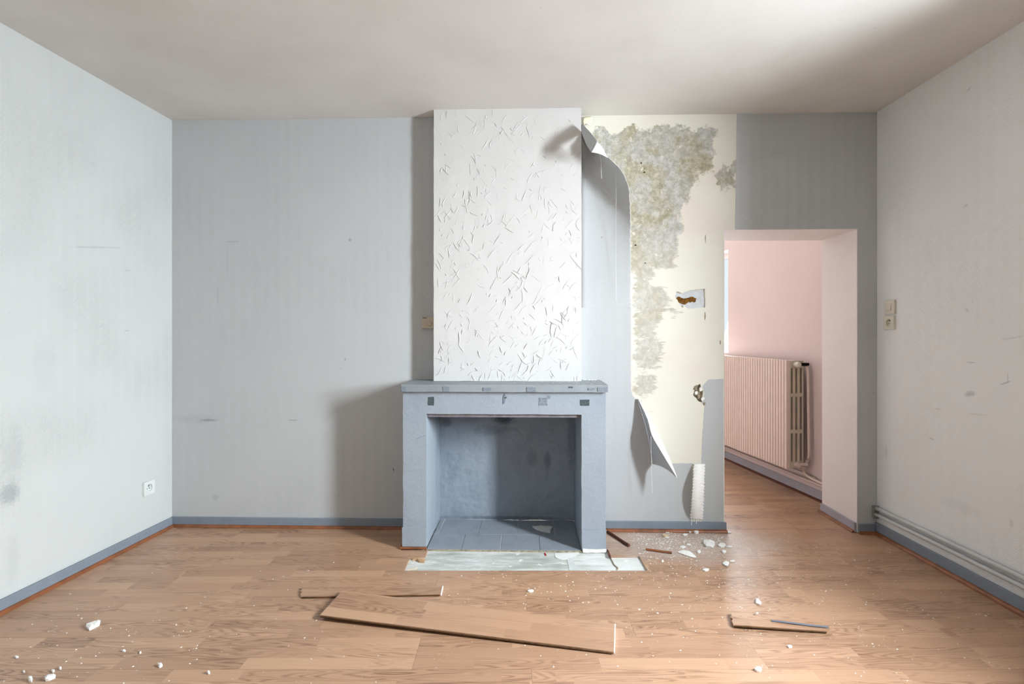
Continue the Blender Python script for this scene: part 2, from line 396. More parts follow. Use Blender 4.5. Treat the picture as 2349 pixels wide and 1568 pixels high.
# ---- wallpaper sheets
PT = .0028
ue = lambda *pts: [B.uz(x, y)+((0,) if False else ()) for x, y in pts]
def P3(x, y, straight=False): q = B.uz(x, y); return (q[0], q[1], 0) if straight else q
def cz(u, z, s=True): return (u, z, 0) if s else (u, z)
lw = MB(); lw.prism([(0.0005, .003), (fx0+.06, .003), (fx0+.06, .9), (ch0-.0005, .9), (ch0-.0005, H-.002), (0.0005, H-.002)], -PT, -.0002)
lw.build('wallpaper', M_grey, wall_back)
YT = 705
a1 = [cz(ch1, .9), cz(fx1-.05, .9), cz(fx1-.05, .003), cz(B.uz(1584, 1200)[0], .003)]
a1 += [P3(1586,1130), P3(1588,1062), P3(1535,1062), P3(1495,1064), P3(1490,1000), P3(1478,960), P3(1463,918), P3(1452,908), P3(1447,893), P3(1447,800), P3(1447,YT,True)]
a1 += [cz(ch1, B.uz(1340, YT)[1])]
MB().prism(jag(a1, .0018, .008, 5), -PT, -.0002).build('wallpaper', M_grey, wall_back)
a3 = [cz(d0-.003, .003), cz(d0-.003, B.uz(1660,868)[1], False), P3(1640,869), P3(1625,870), P3(1612,884), P3(1616,905), P3(1610,922), P3(1616,932), P3(1611,1000), P3(1609,1062), P3(1617,1066), P3(1615,1120), P3(1611,1186,True), cz(B.uz(1608, 1200)[0], .003)]
MB().prism(jag(a3, .0022, .008, 6), -PT, -.0002).build('wallpaper', M_grey, wall_back)
a4 = [cz(B.uz(1690,265)[0], H-.002), cz(B.uz(1686,524)[0], dz+.0005), cz(d1+.0005, dz+.0005), cz(d1+.0005, .003), cz(BLEN-.0005, .003), cz(BLEN-.0005, H-.002)]
MB().prism([p[:2] for p in a4], -PT, -.0002).build('wallpaper', M_grey, wall_back)
# torn white fleck on the grey paper, and drip of white plaster below the tongue
MB().prism(jag(uw((1413,591),(1428,580),(1443,571),(1446,596),(1430,594)), .002, .01, 9), -PT-.001, -PT+.0001).build('torn_fleck', M_paper_back, wall_back)

# ---- chimney breast
ctop = H
M_ch = paint('white chimney render', (206, 205, 203), .6, 0, .05, 2, (226, 226, 222), coarse=.35, cscale=22, spec=.35)
mz = B.uz(1160, 882, FPN+.03)[1]                 # top of mantel shelf
chimney = rough_box(ch0, ch1, -CHN, 0.0, mz, ctop, .03, .0022, 5).build('wall_chimney', M_ch, None, B.M, kind='structure', category='chimney breast',
    label='white chimney breast with knife-ridged plaster above the grey fireplace')
mb = MB(); rnd = random.Random(11)
for i in range(620):
    z = mz+.01+(ctop-mz-.03)*(rnd.random()**1.15); u = rnd.uniform(ch0+.015, ch1-.015)
    Lh = rnd.choice((.010, .016, .022, .03, .042))*rnd.uniform(.7, 1.1); a = rnd.choice((1, 1, -1))*rnd.uniform(.5, 1.5)+rnd.uniform(-.3, .3); cv = rnd.uniform(-.5, .5)
    hh = rnd.uniform(.0014, .0040)*(1.15-.45*(z-mz)/(ctop-mz)); ww = rnd.uniform(.0016, .0032)*(1+Lh*10); V = []; m_ = 5
    for k in range(m_):
        t = k/(m_-1)*2-1; th = a+cv*t; x = u+Lh*t*math.cos(a)-Lh*cv*.5*t*t*math.sin(a); zz = z+Lh*t*math.sin(a)+Lh*cv*.5*t*t*math.cos(a)
        x = min(max(x, ch0+.004), ch1-.004); zz = min(max(zz, mz+.003), ctop-.003)
        s_ = (1-t*t)**.5*.9+.1; nx, nz2 = -math.sin(th), math.cos(th)
        V += [(x-nx*ww*s_, -CHN+.0016, zz-nz2*ww*s_), (x+nx*ww*.35*s_, -CHN-hh*s_-.0004, zz+nz2*ww*.35*s_), (x+nx*ww*s_, -CHN+.0016, zz+nz2*ww*s_)]
    F = []
    for k in range(m_-1):
        b = k*3; F += [(b, b+3, b+4, b+1), (b+1, b+4, b+5, b+2)]
    mb.add(V, F)
mb.build('plaster_ridges', M_ch, chimney, kind='stuff', label='raised trowel strokes in white plaster')

# ---- side walls
def sm(fr, lst): return [(*fr.uz(x, y), w_/430, h_/430, a, s_*.75, c) for (x, y, w_, h_, a, s_, c) in lst]
K = (110, 114, 118)
M_left = paint('pale left wall paper', (198, 202, 200), .75, .6, .10, 1.0, (186, 190, 192),
    sm(L, [(22,1132,22,24,0,.55,K),(30,1040,26,60,0,.16,K),(225,567,80,3,9,.3,K),(292,758,9,1.6,0,.5,K),(292,620,12,2,8,.3,K),(100,840,30,60,0,.07,K),(215,375,6,4,0,.15,K),(30,1280,16,60,0,.14,K)]))
M_right = paint('white right wall paper', (232, 233, 234), .75, .3, .10, 1.0, (216, 215, 214),
    sm(R, [(2225,903,15,7,15,.45,K),(2306,878,13,2,25,.5,K),(2312,868,1.5,12,0,.4,K),(2228,831,16,1.6,0,.4,K),(2137,1006,8,2,-10,.5,K),(2215,472,7,3,20,.4,K),(2218,711,6,4,-30,.3,K),(2150,937,14,1.5,0,.3,K),(2033,1035,6,22,0,.2,K),(2320,775,26,2,10,.22,K),(2240,950,30,2,5,.2,K),(2200,1160,60,16,0,.10,K),(2320,1200,5,10,0,.25,K),(2222,205,10,3,20,.3,K)]))
MB().prism([(-.3, 0), (L.len+.05, 0), (L.len+.05, H), (-.3, H)], 0, .2).build('wall_left', M_left, None, L.M, kind='structure', category='wall', label='pale wallpapered left wall with a socket near the corner')
# right wall with its window, nearer than the picture's edge
def yu(y): return (Vector((2.2, y, 0))-R.o).dot(R.u)
w0, w1 = yu(1.32), yu(.84)
MB().prism([(0, 0), (R.len+.3, 0), (R.len+.3, H), (0, H)], 0, .2, 'y', [[(w0, 1.1), (w1, 1.1), (w1, 2.16), (w0, 2.16)]]).build('wall_right', M_right, None, R.M, kind='structure', category='wall', label='white right wall with switch plates and two low pipes')
def window(name, fr, a, b, z0, z1, dep, label):
    mb = MB()
    for s_ in ((a, a+.04, z0, z1), (b-.04, b, z0, z1), (a+.04, b-.04, z0, z0+.04), (a+.04, b-.04, z1-.04, z1)): mb.box(s_[0], s_[1], dep, dep+.05, s_[2], s_[3])
    return mb.build(name, M_frame_w, None, fr.M, kind='structure', label=label, category='window')
window('window_1', R, w0, w1, 1.1, 2.16, .12, 'white window frame in the right wall beside the camera')
RF = Frame(RN, LN); M_rear = paint('beige rear wall', (176, 158, 138), .8, 0)  # rear wall colour picked to dim and warm the bounced light
MB().prism([(-.2, 0), (RF.len+.2, 0), (RF.len+.2, H), (-.2, H)], 0, .15, 'y', [[(2.0, .85), (3.0, .85), (3.0, 2.2), (2.0, 2.2)]]).build('wall_rear', M_rear, None, RF.M, kind='structure', category='wall', label='beige wall behind the camera with an added window opening')
window('added_rear_window', RF, 2.0, 3.0, .85, 2.2, .05, 'white frame of an added window behind the camera')  # unseen window added to carry the warm fill lamp
# ceiling
mb = MB(); V = []; F = []; N = 40
for i in range(N+1):
    for j in range(N+1):
        x = -3.0+6.0*i/N; y = -1.9+9.9*j/N; V.append((x, y, H+noise.noise(Vector((x*.9, y*.9, 0)))*.0))
for i in range(N):
    for j in range(N): q = i*(N+1)+j; F.append((q, q+1, q+N+2, q+N+1))
mb.box(-3.0, 3.0, -1.9, 8.0, H, H+.12)
mb.build('ceiling', M_ceiling, None, None, kind='structure', category='ceiling', label='plain off-white ceiling with faint stains')

# ---- next room
M_lilac = plain('lilac grey skirting paint', (166, 164, 176), .5, .4, var=.08, scale=9)
M_pink = paint('pink wall', (226, 207, 205), .75, .2, .12, 1.2, (216, 195, 194), coarse=.12)
M_pinkw = paint('pinkish white reveal', (232, 224, 221), .75, .2, .1, 1.5, (222, 212, 209), coarse=.12)
pw0, pw1 = P.len*.30, P.uz(1670.5, 700)[0]
PWZ0, PWZ1 = 1.03, 2.02
MB().prism([(-.1, 0), (P.len, 0), (P.len, H), (-.1, H)], 0, .25, 'y', [[(pw0, PWZ0), (pw1, PWZ0), (pw1, PWZ1), (pw0, PWZ1)]]).build('wall_pink', M_pink, None, P.M, kind='structure', category='wall', label='pink wall seen through the doorway behind the radiator')
wn = window('window_3', P, pw0, pw1, PWZ0, PWZ1, .14, 'bright window edge above the radiator in the pink room')
gm = G('window glass', .0, .5); gm.b.inputs['Transmission Weight'].default_value = 1; gm.b.inputs['IOR'].default_value = 1.02
M_glass = gm.done((.96, .98, 1))
MB().box(pw0+.04, pw1-.04, .16, .164, PWZ0+.04, PWZ1-.04).build('pane', M_glass, wn)
NF = Frame((-.9, 7.4), (PF[0]+.1, 7.4)); MB().prism([(0, 0), (NF.len, 0), (NF.len, H), (0, H)], 0, .15).build('wall_far', M_pinkw, None, NF.M, kind='structure', category='wall', label='far wall of the pink room')
NL = Frame((-.9, 3.55), (-.9, 7.4)); MB().prism([(0, 0), (NL.len, 0), (NL.len, H), (0, H)], 0, .15).build('wall_next_left', M_pinkw, None, NL.M, kind='structure', category='wall', label='left wall of the pink room')
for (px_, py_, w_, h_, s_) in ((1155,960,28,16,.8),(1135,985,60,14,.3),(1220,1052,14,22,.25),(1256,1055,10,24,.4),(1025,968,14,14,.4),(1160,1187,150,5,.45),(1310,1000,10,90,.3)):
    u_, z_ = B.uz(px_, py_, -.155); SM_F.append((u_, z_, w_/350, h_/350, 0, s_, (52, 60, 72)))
M_fp_in = make_fp_in()
# lining of the doorway: right jamb, underside of lintel, left jamb
mb = MB(); mb.box(d1-.004, d1, -.001, TH, .003, dz); mb.box(d0, d1-.004, -.001, TH, dz-.004, dz); mb.box(d0, d0+.004, .002, TH, .003, dz-.004)
mb.build('door_1', M_pinkw, None, B.M, kind='structure', category='doorway', label='pinkish white reveal of the doorway into the pink room')

# ------------------------------------------------------------------ floor: slab and boards
g = G('concrete screed with paint and glare', .45, .5); p = g.pos(); n = g.noise(g.mapv(p, scale=(1.2, 5, 1)), 3, 7, .7)
c = g.ramp(n, [(.30, lin((160,162,154))), (.46, lin((192,196,188))), (.56, lin((216,219,213))), (.66, lin((240,241,238)))])
n2 = g.smooth(g.noise(p, 16, 5, .6), .62, .68); c = g.mix(n2, c, lin((240,242,238)))
X, Y, Z = g.sep(p)[:3]; glare_x = g.smooth(g.math('ADD', X, g.math('MULTIPLY', g.math('SUBTRACT', n, .5), .6)), .25, .5)
c = g.mix(g.math('MULTIPLY', glare_x, .55), c, lin((236,238,236)))  # white glare in the pit's right part, mixed into the colour
M_screed = g.done(c, g.ramp(n, [(.3, .25), (.7, .6)]), g.bump(n, .3, .003))
FT = .009
MB().box(-3.0, 3.0, -1.9, 8.0, -.15, -FT).build('floor', M_screed, None, None, kind='structure', category='floor', label='oak laminate floor over pale concrete, boards missing before the hearth')
floor = bpy.data.objects['floor']
def clip(poly, reg):
    out = list(poly); n = len(reg)
    for i in range(n):
        a, b = reg[i], reg[(i+1) % n]; src = out; out = []
        side = lambda q: (b[0]-a[0])*(q[1]-a[1])-(b[1]-a[1])*(q[0]-a[0])
        for j in range(len(src)):
            p_, q_ = src[j], src[(j+1) % len(src)]; sp_, sq = side(p_), side(q_)
            if sp_ >= 0: out.append(p_)
            if (sp_ >= 0) != (sq >= 0): t = sp_/(sp_-sq); out.append((p_[0]+(q_[0]-p_[0])*t, p_[1]+(q_[1]-p_[1])*t))
        if len(out) < 3: return []
    return out
def rect(a, b, c_, d_): return [(a, c_), (b, c_), (b, d_), (a, d_)]
def bw(u, n_): q = B.M @ Vector((u, -n_, 0)); return (q.x, q.y)
main = [LN, RN, BR, BL]
PITF, PITB = 2.578, 2.745
PX0, PX1 = -.550, .690
fpl, fpr = fl(921, 1256)[0], fl(1394, 1262)[0]
regs = []
for rc in (rect(-4, 4, -4, PITF), rect(-4, PX0, PITF, PITB), rect(PX1, 4, PITF, PITB), rect(-4, fl(981,1262)[0], PITB, 2.822), rect(-4, fpl, 2.822, 4), rect(fpr, 4, PITB, 4)):
    q = clip(rc, main)
    if q: regs.append(q)
regs.append([bw(d0, 0), bw(d1, 0), bw(d1, -TH), bw(d0, -TH)])
regs.append([bw(B.uz(900, 900)[0]-.2, -TH), line(PN, PF, 3.425), PF, (-.9, 7.4)])
rows = [PITF, PITB]
while rows[0] > REAR: rows.insert(0, rows[0]-.1905)
while rows[-1] < 7.4: rows.append(rows[-1]+.1905)
rnd = random.Random(5)
for i in range(len(rows)-1):
    x = -2.9-((i*.43) % 1.285)
    while x < 2.6:
        rc = rect(x+.0003, x+1.285-.0003, rows[i]+.0003, rows[i+1]-.0003)
        pcs = [c_ for c_ in (clip(rc, r_) for r_ in regs) if len(c_) > 2]
        if rows[i] > 3.3 and x+1.285 < .9: pcs = []
        if pcs:
            mb = MB()
            dzb = rnd.uniform(-.0003, .0003)
            for c_ in pcs: mb.prism([(a-x, b-rows[i]) for a, b in c_], -FT, dzb, 'z')
            mb.build('laminate_board', M_lam, floor, Matrix.Translation((x, rows[i], 0)))
        x += 1.285

# ------------------------------------------------------------------ skirting
def skirting(name, fr, a, b, hgt, label, th=.012, q=.015, round_end=None, mat=M_plinth, matq=M_quarter):
    base = [(a, q*.9), (b, q*.9), (b, hgt), (a, hgt)]
    o = MB().box(a, b, -th-PT, -PT, .003, hgt).build(name, mat, None, fr.M, kind='structure', label=label, category='skirting'); bevel(o, .003)
    prof = [(-PT-th, 0.0005)]+[(-PT-th-q*math.cos(t), .0005+q*math.sin(t)) for t in [k*math.pi/10 for k in range(6)]]
    V = [(x, y, z) for x in (a, b) for y, z in prof]; n_ = len(prof)
    F = [(k, (k+1) % n_, (k+1) % n_+n_, k+n_) for k in range(n_)]+[tuple(range(n_)), tuple(range(2*n_-1, n_-1, -1))]
    m_ = MB(); m_.add(V, F); m_.build('quarter_round', matq, o); return o
sk_l = skirting('baseboard_left', L, 0.02, L.len-.016, .060, 'blue grey skirting along the left wall with varnished wood bead')
skirting('baseboard_back_left', B, .001, fx0-.002, .061, 'blue grey skirting on back wall left of the fireplace')
skirting('baseboard_back_centre', B, fx1+.002, B.uz(1665,1200)[0], .061, 'blue grey skirting between fireplace and doorway', q=.017)
skirting('baseboard_back_right', B, d1+.001, BLEN-.018, .058, 'short blue grey skirting right of the doorway')
skirting('baseboard_right', R, .001, R.len-.02, .070, 'blue grey skirting under the pipes on the right wall', q=.018)
JF = Frame(bw(d1-.004, -.36), bw(d1-.004, 0)); skirting('baseboard_door', JF, .0, JF.len-.002, .062, 'lilac grey skirting on right side of the doorway', mat=M_lilac)
skirting('baseboard_pink', P, .02, P.len-.02, .075, 'lilac grey skirting beneath the radiator in pink room', mat=M_lilac, matq=M_darkwood)

# ------------------------------------------------------------------ fireplace
fp = empty('fireplace', B.M @ Matrix.Translation((0, 0, 0)), label='painted blue grey open fireplace with mantel shelf and slate hearth', category='fireplace')
szt, szb = B.uz(1160, 882, FPN+.03)[1], B.uz(1160, 899, FPN+.03)[1]
s0, s1 = B.uz(920, 890, FPN+.03)[0], B.uz(1395, 890, FPN+.03)[0]
sh = rough_box(s0, s1, -FPN-.03, -.001, szb, szt, .025, .0016, 1).build('mantel_shelf', M_shelf, fp)
NB = -.155                                          # back of the firebox, behind the wall face
bx0 = B.uz(924, 1000, FPN)[0]
rough_box(fx0, fo0, -FPN, -.0032, .006, szb-.001, .02, .0018, 3).build('jamb', M_fp, fp)
rough_box(fo1, fx1, -FPN, -.0032, .001, szb-.001, .02, .0018, 3).build('jamb', M_fp, fp)
rough_box(fo0, fo1, -FPN, -.0032, foz, szb-.001, .02, .0018, 3).build('lintel', M_fp, fp)
pz = B.uz(950, 1209, FPN)[1]
rough_box(fx0-.004, fo0-.001, -FPN-.005, -FPN+.002, .014, pz, .02, .0015, 4).build('plinth', M_fp, fp)
rough_box(fo1+.001, fx1+.002, -FPN-.005, -FPN+.002, .012, B.uz(1360,1214,FPN)[1], .02, .003, 4).build('plinth', M_fp, fp)
# steel lintel bar behind the opening's top edge
lz = B.uz(1160, 956, FPN-.03)[1]
MB().box(fo0+.001, fo1-.001, -FPN+.02, -FPN+.07, lz, foz+.004).build('lintel_bar', plain('painted lintel bar', (132, 128, 134), .6, .3, scale=25, var=.3), fp)
# firebox lining
rough_box(fo0-.011, fo0, -.003, -NB, .001, fbz-.001, .03, .002, 6).build('firebox_side', M_fp_in, fp)
rough_box(fo1, fo1+.011, -.003, -NB, .001, fbz-.001, .03, .002, 6).build('firebox_side', M_fp_in, fp)
rough_box(fo0-.011, fo1+.011, -NB, -NB+.02, .001, fbz-.001, .02, .0045, 7).build('firebox_back', M_fp_in, fp)
MB().box(fo0, fo1, -FPN+.08, -NB, fbz-.06+.055, fbz-.001).build('firebox_top', M_fp_in, fp)
# hearth: bed and slate tiles in two staggered rows
HZ = .002
hy0 = -FPN-.004; hym = -(B.uz(1160, 1226)[0]*0+.088); hy1 = -NB-.003
MB().box(fo0+.001, fo1-.001, hy0+.004, hy1, -.0088, HZ-.003).build('hearth_bed', M_grout, fp)
tu = lambda px, py, n_: B.uz(px, py, n_)[0]
front = [fo0+.002, tu(1058,1262,FPN), tu(1148,1262,FPN), tu(1239,1262,FPN), fo1-.002]
back = [fo0+.002, tu(1012,1208,0), tu(1100,1208,0), tu(1187,1208,0), tu(1271,1208,0), fo1-.002]
rt = random.Random(3)
for xs, ya, yb in ((front, hy0, hym), (back, hym, hy1)):
    for a, b in zip(xs, xs[1:]):
        gap = .0026; sk_ = rt.uniform(-.004, .004)
        pts = [(a+gap, ya+gap), (b-gap, ya+gap), (b-gap+sk_*(b < fo1-.01), yb-gap), (a+gap+sk_*(a > fo0+.01), yb-gap)]
        pts = jag(pts, .0007, .02, int(a*100))
        o = MB().prism(pts, -.008, HZ+rt.uniform(-.0006, .001), 'z').build('hearth_tile', M_tile, fp); bevel(o, .0012, 1)
# bare spots where the blue paint is gone
def spot(px0, py0, px1, py1, n_, mat, amp=.0012, name='bare_spot'):
    a = B.uz(px0, py0, n_); b = B.uz(px1, py1, n_)
    pts = jag([(a[0], b[1]), (b[0], b[1]), (b[0], a[1]), (a[0], a[1])], amp, .007, int(px0))
    MB().prism(pts, -n_-.0009, -n_+.002).build(name, mat, fp)
spot(982.5,910,995.5,929.5,FPN+.0015,M_bare); spot(1331.5,916,1352,930,FPN+.0015,M_bare)
nf = FPN+.0318
g = G('half worn paint', .7, .3); v = g.obj(); q = g.smooth(g.noise(v, 210, 4, .6), .30, .66)
M_half = g.done(g.mix(q, lin((142,150,160)), lin((106,114,124))), .7)
spot(1236,911.5,1255,930,FPN+.0014,M_half,.0018,'worn_patch'); spot(1256,907,1263,914,FPN+.0014,M_half,.002,'worn_patch')
for a in ((1108,888.5,1127,896),(1016,887,1031,898),(1208,887.5,1230,898),(1349,889.5,1365,894),(1371,888,1393,897.5),(921,886,932,898)): spot(*a, nf, M_half, .0015, 'worn_patch')
spot(1304,886.5,1314,889.5,nf,M_bare,.001)
g2 = jag([B.uz(x, y, FPN+.0018) for x, y in ((1154,908),(1158,903),(1161,912),(1157,926),(1154,926))], .0008, .01, 2)
MB().prism(g2, -FPN-.0028, -FPN+.001).build('bare_spot', M_worn, fp)
# a nail with a bright head
x, z = B.uz(1162, 911, FPN); m_ = MB(); m_.tube([(x, -FPN-.009, z), (x, -FPN+.002, z)], .0035, 10); m_.build('nail', M_metal, fp, label='shiny nail head')
# crack on the left jamb
cr = [B.uz(x, y, FPN+.002) for x, y in ((956,1007),(962,1003),(970,1001),(975,998))]
m_ = MB(); m_.tube([(x, -FPN-.001, z) for x, z in cr], .0011, 5); m_.build('crack', M_worn, fp)
# crumbly white plaster foot of the right jamb
rough_box(fo1+.002, fx1+.001, -FPN-.009, -FPN+.01, -.0085, .012, .007, .007, 9).build('plaster_foot', M_plasterwhite, fp)
rough_box(fo0+.0, fo1-.0, hy0-.004, hy0+.004, -.0085, -.0015, .008, .003, 9).build('hearth_edge', M_rubble, fp)
# wood bead under left jamb
bd = [(fx0-.018, -FPN-.016), (fo0+.004, -FPN-.016), (fo0+.004, -FPN-.004), (fx0-.006, -FPN-.004), (fx0-.006, -.06), (fx0-.018, -.06)]
o = MB().prism(bd, .0006, .014, 'z').build('wood_bead', M_quarter, None, B.M, label='varnished wood bead around foot of left fireplace jamb', category='trim'); bevel(o, .005, 2)
# grit on the mantel shelf and hearth
mb = MB(); rnd = random.Random(21)
def crumb(mb, x, y, z, r, rnd):
    V = [];
    for dx, dy, dz2 in ((1,0,0),(0,1,0),(-1,0,0),(0,-1,0),(0,0,.8)):
        V.append((x+dx*r*rnd.uniform(.5,1.3)+dy*r*rnd.uniform(-.4,.4), y+dy*r*rnd.uniform(.5,1.3), z+dz2*r*rnd.uniform(.4,1)))
    mb.add(V, [(0,1,4),(1,2,4),(2,3,4),(3,0,4),(3,2,1,0)])
for i in range(160):
    u = s1-.02-abs(rnd.gauss(0, .22)); 
    if u < s0+.4: continue
    y_ = rnd.uniform(-FPN-.02, -.01)
    if u < ch1+.004 and y_ > -CHN-.008: continue
    crumb(mb, u, y_, szt+.0005, rnd.uniform(.001, .0035), rnd)
for i in range(40): crumb(mb, rnd.uniform(ch1+.02, s1-.02), rnd.uniform(-.05, -.006), szt+.0005, rnd.uniform(.003, .007), rnd)
mb.build('plaster_grit', M_plasterwhite, None, B.M, fix=False, kind='stuff', label='white plaster grit on the mantel shelf', category='debris')

# ------------------------------------------------------------------ peeling wallpaper
def sheet(name, fr, rows_, mat, parent=None, sub=1, tags=None, thick=.0012, back=None):
    """rows_ : list of rows of (px,py,n) -> surface with a painted front and a white back"""
    R_ = [[Vector(fr.p(*c_)) for c_ in r_] for r_ in rows_]
    if sub > 1: R_ = [spline(r_, sub) for r_ in R_]; T = [spline([r_[k] for r_ in R_], sub) for k in range(len(R_[0]))]; R_ = [[T[k][j] for k in range(len(T))] for j in range(len(T[0]))]
    V = [q for r_ in R_ for q in r_]; w_ = len(R_[0]); F = []
    for j in range(len(R_)-1):
        for i in range(w_-1): a = j*w_+i; F.append((a, a+w_, a+w_+1, a+1))
    o = obj(name, V, F, mat, parent, None if parent else fr.M, True, **(tags or {}))
    if back: o.data.materials.append(back)
    s_ = o.modifiers.new('solid', 'SOLIDIFY'); s_.thickness = thick; s_.offset = 0
    if back: s_.material_offset = 1; s_.material_offset_rim = 1
    return o
# (a) long strip beside the chimney, lifting off along its torn right edge
E = [(286,1340,.10),(312,1352,.17),(332,1368,.24),(346,1384,.27),(362,1397,.265),(385,1421,.245),(402,1432,.225),(425,1441,.195),(450,1445,.165),(480,1446,.125),(510,1447,.085),(545,1447,.05),(580,1447,.030),(620,1447,.014),(660,1447,.006),(709,1447,.0020)]
rows_ = []; rj = random.Random(4)
def lerpE(y):
    for (y0, x0, n0), (y1, x1, n1) in zip(E, E[1:]):
        if y <= y1: t = (y-y0)/(y1-y0); return x0+(x1-x0)*t, n0+(n1-n0)*t
    return E[-1][1:]
ys = [286+(708-286)*k/84 for k in range(85)]
for y in ys:
    ex, en = lerpE(y); ex += rj.uniform(-1.2, 1.2) if y > 440 else 0
    x0 = 1333.0; nb = .0020
    rows_.append([(x0+(ex-x0)*s_, y+(0 if s_ < .9 else rj.uniform(-.5, .5)), .0 + nb+(max(en, nb)-nb)*s_**2.6) for s_ in [1-(1-k/16)**1.35 for k in range(17)]])
flap_a = sheet('peeling_wallpaper', B, rows_, M_grey, tags=dict(label='tall grey wallpaper strip lifting off beside right edge of the chimney', category='wallpaper'), back=M_paper_back)
# (b) folded piece hanging forward at the ceiling
A_, B_, C_, D_ = (1336,284,.16), (1371,324,.36), (1357,350,.34), (1334,305,.105)
rows_ = [[A_, (1354,303,.28), B_], [(1335,294,.13), (1350,314,.26), (1366,334,.36)], [D_, (1345,331,.24), C_]]
flap_b = sheet('folded_wallpaper', B, rows_, M_grey, sub=4, tags=dict(label='grey wallpaper corner folded forward at top of the chimney', category='wallpaper'), back=M_paper_back)
rows_ = [[(1338,280,.10), (1341,268,.05), (1358,268,.04), (1356,284,.02)], [(1340,287,.12), (1345,283,.10), (1352,288,.08), (1353,291,.06)]]
sheet('paper_curl', B, rows_, plain('yellowed paper back', (236,230,206), .85, .2, var=.05), flap_b, sub=4)
rows_ = [[(1370,326,.36), (1376,331,.32), (1385,343,.29)], [(1364,336,.34), (1375,344,.31), (1389,353,.28)], [(1357,349,.33), (1376,353,.30), (1395,362,.268)]]
sheet('torn_paper_back', B, rows_, M_paper_back, flap_a, sub=3)
def thread(parent, pts, r=.0009):
    m_ = MB(); m_.tube(spline([B.p(*q) for q in pts], 5), r, 5); m_.build('paper_thread', M_paper_back, parent)
thread(flap_a, [(1377,328,.12), (1377,350,.17), (1379,380,.17), (1380,410,.17)], .0011)
thread(flap_a, [(1408,375,.16), (1413,420,.14), (1413,520,.08), (1413,600,.05), (1414,690,.02)], .0006)
# (c) lower triangular flap swung open towards the room
hinge = [(1461,914,.004),(1474,950,.006),(1484,985,.006),(1491,1020,.005),(1495,1045,.004),(1497,1064,.0036)]
free = [(1466,916,.012),(1490,958,.075),(1508,992,.115),(1526,1030,.15),(1540,1062,.17),(1553,1095,.185)]
rows_ = []
for h_, f_ in zip(hinge, free):
    r_ = []
    for s_ in [k/6 for k in range(7)]:
        bulge = math.sin(s_*math.pi)*.012
        r_.append((h_[0]+(f_[0]-h_[0])*s_, h_[1]+(f_[1]-h_[1])*s_-math.sin(s_*math.pi)*(6 if f_[1] > 1060 else 0), h_[2]+(f_[2]-h_[2])*s_**.9+bulge))
    rows_.append(r_)
flap_c = sheet('hanging_wallpaper', B, rows_, M_grey, sub=3, tags=dict(label='triangular grey wallpaper flap hanging open above skirting right of fireplace', category='wallpaper'), back=M_paper_back)
rows_ = []
for f_, wd in zip(free, (1.5, 5, 13, 10, 6, .4)):
    rows_.append([(f_[0]+.6, f_[1], f_[2]-.003), (f_[0]-1, f_[1]+.5, f_[2]+.012), (f_[0]-wd*.6, f_[1]+wd*.3, f_[2]+.013), (f_[0]-wd, f_[1]+wd*.45, f_[2]+.012)])
sheet('rolled_edge', B, rows_, M_paper_back, flap_c, sub=3)
rows_ = [[(1464,918,.02), (1473,922,.04)], [(1470,930,.04), (1478,935,.06)], [(1478,945,.06), (1485,950,.075)]]
thread(flap_c, [(1493,1000,.125), (1494,1040,.13), (1495,1100,.13), (1497,1130,.13)], .0008)
# (d) narrow tongue of paper bowed off the wall, attached at its foot
rows_ = []; rj = random.Random(9)
for k in range(57):
    t = k/56; y = 1063+(1191-1063)*t; bow = .004+.062*math.sin(math.pi*min(1, t*1.0))**.8
    xl = 1590-2*t-6*t*t+(1.5 if k % 3 else -.8)+rj.uniform(-.7, .7); xr = 1617-5*t+(1.4 if k % 3 else -.8)+rj.uniform(-.7, .7)
    rows_.append([(xl, y, bow), ((xl+xr)/2, y+rj.uniform(-.4, .4), bow*.93), (xr, y, bow*.8)])
flap_d = sheet('paper_tongue', B, rows_, M_paper_back, tags=dict(label='narrow white paper tongue bowed off the wall above centre skirting', category='wallpaper'))
for x, l_ in ((1586,16),(1592,8),(1597,12),(1601,6)):
    m_ = MB(); m_.tube([B.p(x, 1188, .008), B.p(x+1, 1194, .017), B.p(x, 1188+l_, .0165)], .0018, 5); m_.build('white_drip', M_paper_back, flap_d)
# two crumbs of plaster torn around hole by the door
for i, (x, y, r_) in enumerate(((1607,893,5),(1603,908,6),(1611,914,5),(1616,925,4),(1597,900,5),(1595,890,4))):
    rq = random.Random(i); pts = jag([B.uz(x+r_*.75*math.cos(t)*rq.uniform(.5, 1.3), y+r_*math.sin(t)*rq.uniform(.5, 1.4)) for t in [k*math.pi/4 for k in range(8)]], .0015, .005, i)
    MB().prism(pts, -.006-.001*i, .003).build('broken_plaster', M_rubble if i % 2 else M_plasterwhite, wall_back)

